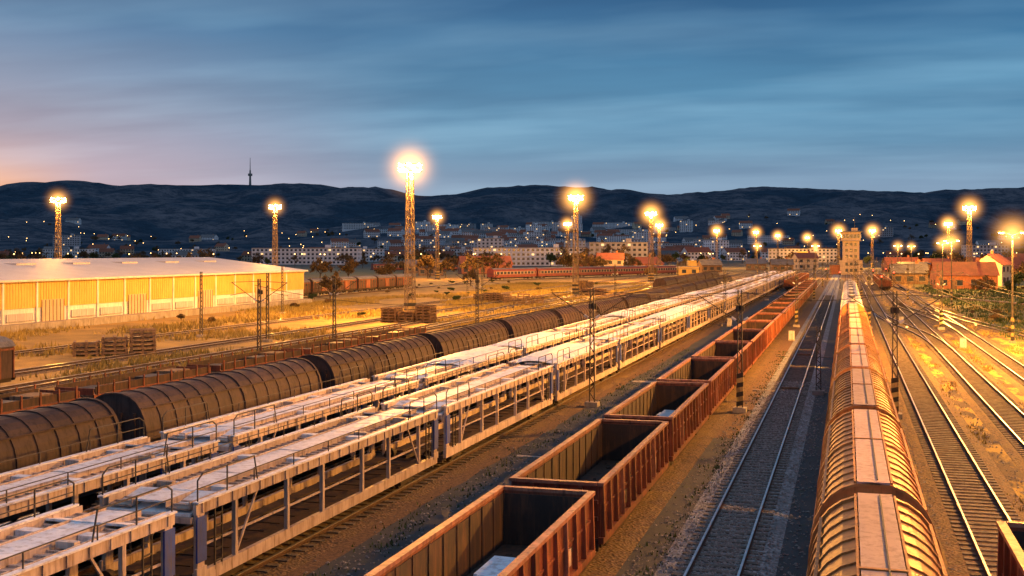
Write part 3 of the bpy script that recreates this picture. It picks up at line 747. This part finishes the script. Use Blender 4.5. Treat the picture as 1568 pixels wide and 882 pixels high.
vs=[1050+i*45 for i in range(64)]+[3930,3965,4000,4035,4080,4200,4500,5000,5250]; vs=sorted(set(vs)); us=[-6000+i*20 for i in range(601)]
hb_v=[];
for v_ in vs:
    for u in us:
        z=hz(u,v_)-1.0
        if v_>1500 and v_<4060: z+=noise.noise((u*.03,v_*.03,5))*4
        hb_v.append((u,v_,z if v_<5200 else -5))
nu=len(us); hf=[(j*nu+i,j*nu+i+1,(j+1)*nu+i+1,(j+1)*nu+i) for j in range(len(vs)-1) for i in range(nu-1)]
hm=bpy.data.meshes.new('forested_hills'); hm.from_pydata(hb_v,[],hf); hm.update()
m,nt,b=newmat('hazed_hill_forest'); g=N(nt,'ShaderNodeNewGeometry'); v=g.outputs['Position']
c=mix_(nt,ramp_(nt,noise_(nt,v,.004,4,.65),[(.42,0),(.56,1)]),(.04,.075,.115),(.14,.15,.18))  # bluish tones put distance haze into the forest's base colour
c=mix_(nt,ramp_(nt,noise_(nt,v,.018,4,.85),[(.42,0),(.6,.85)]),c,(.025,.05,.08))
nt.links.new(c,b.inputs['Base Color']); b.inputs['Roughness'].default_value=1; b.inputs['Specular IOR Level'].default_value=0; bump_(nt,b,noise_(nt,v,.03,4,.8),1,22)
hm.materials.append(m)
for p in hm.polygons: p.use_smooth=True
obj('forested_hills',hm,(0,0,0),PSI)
b=MB(); b.cyl((0,0,-10),(0,0,42),5,'concrete',12,3.2); b.cyl((0,0,42),(0,0,50),7.5,'concrete',14,7.5); b.cyl((0,0,50),(0,0,62),3,'concrete',12,2.4); b.cyl((0,0,62),(0,0,105),1.5,'concrete',8,.7)
x,y=W(-905,3950); obj('tv_tower',b.mesh('tv_tower'),(x,y,hz(-905,3950)-2))
BL=[(block(60,13,4,'white','slate',False,11),'apartment_block'),(block(36,13,5,'grey','slate',False,12),'apartment_block'),(block(80,14,4,'white','slate',False,13),'apartment_block'),(block(22,16,7,'white','slate',False,14),'apartment_block'),
    (block(24,12,3,'white','tile',True,15),'townhouse'),(block(16,11,2,'cream','tile',True,16),'townhouse'),(block(30,12,2,'white','slate',True,17),'townhouse')]
def bl(i,X,dist,rz=0):
    u=(X-784)/1750*dist; x,y=W(u,dist); obj(BL[i][1],BL[i][0],(x,y,max(0,hz(u,dist)-1)),PSI+rz)
bl(2,815,770,.05); bl(1,944,700,.1); bl(2,470,850,-.1); bl(0,730,1350); bl(0,960,1350,.2); bl(1,1508,1000,.1); bl(0,540,1100); bl(3,880,1200)
for i in range(300):
    X=R.choice((R.gauss(780,120),R.gauss(780,120),R.uniform(-100,1700),R.gauss(950,120))); d=R.uniform(1000,2450); k=R.choices(range(7),[1.6,1.2,.6,1.2,7,8,6])[0]
    bl(k,X,d,R.uniform(-.5,.5))
q=MB()
for i in range(190):
    X=R.uniform(0,1568); d=R.uniform(560,2300); u=(X-784)/1750*d; x,y=W(u,d)
    if abs(x)<30 and d<900: continue
    z=max(0,hz(u,d)); s_=.26+d/7000
    q.cyl((x,y,z-1),(x,y,z+8),.1,'darkmetal',5); q.cyl((x,y,z+8),(x,y,z+8+s_*1.5),s_,'lampfar',8,s_*.6)
obj('distant_street_lamps',q.mesh('distant_street_lamps'))

# ------------------------------------------------------------------ trees
def tree(seed,H=9,k='twig',dens=900,leaf=.33):
    r=random.Random(seed); b=MB(); tips=[]
    def br(p,d,L,rad,lv):
        q_=p+d*L; b.cyl(p,q_,rad,'bark',6 if lv<2 else 4,rad*.6,caps=False)
        tips.append((q_,L,lv)); tips.append((p.lerp(q_,.5),L,lv))
        if lv>=4: return
        for _ in range(3 if lv else 5):
            nd=(d*.8+Vector((r.gauss(0,.55),r.gauss(0,.55),r.gauss(.12,.3)))).normalized(); br(p.lerp(q_,r.uniform(.55,1)),nd,L*r.uniform(.6,.8),rad*.5,lv+1)
    br(Vector((0,0,-.2)),Vector((r.gauss(0,.05),r.gauss(0,.05),1)),H*.3,H*.022,0)
    T=[t for t in tips if t[2]>=2]; i_=b.mi(k)
    for _ in range(dens):
        t=r.choice(T); c_=t[0]+Vector((r.gauss(0,.35),r.gauss(0,.35),r.gauss(0,.3)))*H*.07; s_=leaf*r.uniform(.5,1.3)
        a=Vector((r.gauss(0,1),r.gauss(0,1),r.gauss(0,1))).normalized()*s_; e_=a.cross(Vector((r.gauss(0,1),r.gauss(0,1),r.gauss(0,1)))).normalized()*s_*.6
        B=len(b.v); b.v+=[tuple(c_-a),tuple(c_+e_),tuple(c_+a),tuple(c_-e_)]; b.f.append((B,B+1,B+2,B+3)); b.m.append(i_)
    return b.mesh('tree')
TR=[tree(1,9,'twig',1100),tree(2,11,'twig',1300),tree(3,8,'leaf',1500,.36),tree(4,12,'twig',700,.3)]
BU=[tree(8,3.2,'leaf',900,.2),tree(9,2.6,'twig',700,.16)]
for i in range(560):
    X=R.choice((R.uniform(-60,1640),R.gauss(700,60),R.gauss(905,30),R.uniform(1380,1640),R.uniform(-60,420),R.uniform(500,1300))); d=R.choice((R.uniform(480,1500),R.uniform(900,2300))); u=(X-784)/1750*d; x,y=W(u,d)
    if -60<x<25 and y<720: continue
    s_=R.uniform(.8,1.5); obj('tree',R.choice(TR),(x,y,max(0,hz(u,d)-1)),R.random()*6,(s_,s_,s_*R.uniform(.85,1.1)))
for x,y,i,s_ in ((-150,402,1,1.1),(-140,392,0,1),(-131,410,1,1.2),(-122,398,3,1),(45,322,1,1),(52,345,0,.9),(40,300,2,.8),(24,345,1,.8),(60,380,1,1.1),(36,410,3,1),(-90,600,1,1.2),(27,250,0,.7),(33,262,2,.6),(21,400,0,.8),(-100,300,0,.7),(-125,300,1,.9),(-102,215,0,.8),(-150,330,1,1),(-165,340,0,1.1),(-66,400,0,.7),(-144,384,1,1.2),(-128,388,0,1.3)):
    obj('tree',TR[i],(x,y,0),R.random()*6,(s_,s_,s_))
for i in range(90):
    x,y=R.choice(((R.uniform(19,45),R.uniform(120,330)),(R.uniform(-94,-66),R.uniform(110,330)),(R.uniform(-125,-80),R.uniform(200,340)),(R.uniform(18,30),R.uniform(120,200))))
    s_=R.uniform(.35,.9); obj('bush',R.choice(BU),(x,y,0),R.random()*6,(s_,s_,s_*.8))

# ------------------------------------------------------------------ world
w=bpy.data.worlds.new('World'); scn.world=w; w.use_nodes=True; nt=w.node_tree; nt.nodes.clear()
tc=N(nt,'ShaderNodeTexCoord'); d=tc.outputs['Generated']; sp=N(nt,'ShaderNodeSeparateXYZ'); nt.links.new(d,sp.inputs[0])
z=math_(nt,'MAXIMUM',sp.outputs[2],0)
base=ramp_(nt,z,[(0,(.27,.37,.52)),(.06,(.21,.34,.50)),(.09,(.12,.28,.45)),(.14,(.085,.27,.46)),(.18,(.05,.19,.37)),(.22,(.022,.115,.27)),(.45,(.13,.21,.36)),(1,(.33,.42,.56))])
az=math.radians(48); sd=(-math.sin(az),math.cos(az),.02)
dt=N(nt,'ShaderNodeVectorMath',operation='DOT_PRODUCT'); nt.links.new(d,dt.inputs[0]); dt.inputs[1].default_value=sd
g1=N(nt,'ShaderNodeMapRange'); g1.interpolation_type='SMOOTHSTEP'; nt.links.new(dt.outputs['Value'],g1.inputs[0]); g1.inputs[1].default_value=.87; g1.inputs[2].default_value=1.0
lowz=ramp_(nt,z,[(0,1),(.06,.85),(.12,.4),(.19,0)])
lowz2=ramp_(nt,z,[(0,1),(.05,.8),(.075,.2),(.10,0)])
col=mix_(nt,math_(nt,'MULTIPLY',g1.outputs[0],lowz),base,(.46,.38,.50))
g2=N(nt,'ShaderNodeMapRange'); g2.interpolation_type='SMOOTHSTEP'; nt.links.new(dt.outputs['Value'],g2.inputs[0]); g2.inputs[1].default_value=.976; g2.inputs[2].default_value=1.0
col=mix_(nt,math_(nt,'MULTIPLY',g2.outputs[0],lowz2),col,(1.0,.44,.13))
zz=math_(nt,'ADD',z,.08); px=math_(nt,'DIVIDE',sp.outputs[0],zz); py=math_(nt,'DIVIDE',sp.outputs[1],zz)
cb=N(nt,'ShaderNodeCombineXYZ'); nt.links.new(px,cb.inputs[0]); nt.links.new(py,cb.inputs[1])
mp=N(nt,'ShaderNodeMapping'); nt.links.new(cb.outputs[0],mp.inputs[0]); mp.inputs['Rotation'].default_value=(0,0,-PSI+.2); mp.inputs['Scale'].default_value=(.6,1.3,1)
cn=noise_(nt,mp.outputs[0],1.0,4,.5); cf=ramp_(nt,cn,[(.43,0),(.68,1)])
mp2=N(nt,'ShaderNodeMapping'); nt.links.new(cb.outputs[0],mp2.inputs[0]); mp2.inputs['Rotation'].default_value=(0,0,-PSI-.15); mp2.inputs['Scale'].default_value=(.4,.9,1); mp2.inputs['Location'].default_value=(3,7,0)
cn2=noise_(nt,mp2.outputs[0],1.0,4,.5); cf2=ramp_(nt,cn2,[(.40,0),(.64,1)])
fade=ramp_(nt,z,[(0,.2),(.06,.5),(.12,1)])
lite=mix_(nt,1.0,col,(.08,.12,.13),'ADD')
col=mix_(nt,math_(nt,'MULTIPLY',math_(nt,'MULTIPLY',cf,.9),fade),col,lite)
dark=mix_(nt,1.0,col,(.66,.68,.74),'MULTIPLY')
col=mix_(nt,math_(nt,'MULTIPLY',math_(nt,'MULTIPLY',cf2,.85),fade),col,dark)
sky=N(nt,'ShaderNodeTexSky',sky_type='NISHITA'); sky.sun_disc=False; sky.sun_elevation=math.radians(2); sky.sun_rotation=-az
bg1=N(nt,'ShaderNodeBackground'); nt.links.new(col,bg1.inputs[0]); bg1.inputs[1].default_value=1
bg2=N(nt,'ShaderNodeBackground'); nt.links.new(sky.outputs[0],bg2.inputs[0]); bg2.inputs[1].default_value=.01
ad=N(nt,'ShaderNodeAddShader'); nt.links.new(bg1.outputs[0],ad.inputs[0]); nt.links.new(bg2.outputs[0],ad.inputs[1])
o=N(nt,'ShaderNodeOutputWorld'); nt.links.new(ad.outputs[0],o.inputs[0])
sl=bpy.data.lights.new('sun','SUN'); sl.energy=.35; sl.angle=math.radians(12); sl.color=(1,.72,.6)
so=bpy.data.objects.new('sun',sl); scn.collection.objects.link(so)
so.rotation_euler=Vector((math.sin(az),-math.cos(az),-.12)).to_track_quat('-Z','Y').to_euler()
# ------------------------------------------------------------------ camera
cam=bpy.data.cameras.new('camera'); co=bpy.data.objects.new('camera',cam); scn.collection.objects.link(co); scn.camera=co
co.location=(0,0,9.7); co.rotation_euler=(math.pi/2,0,PSI); cam.lens=36*1750/1568; cam.sensor_width=36; cam.shift_y=-56/1568; cam.clip_end=20000; cam.clip_start=.5
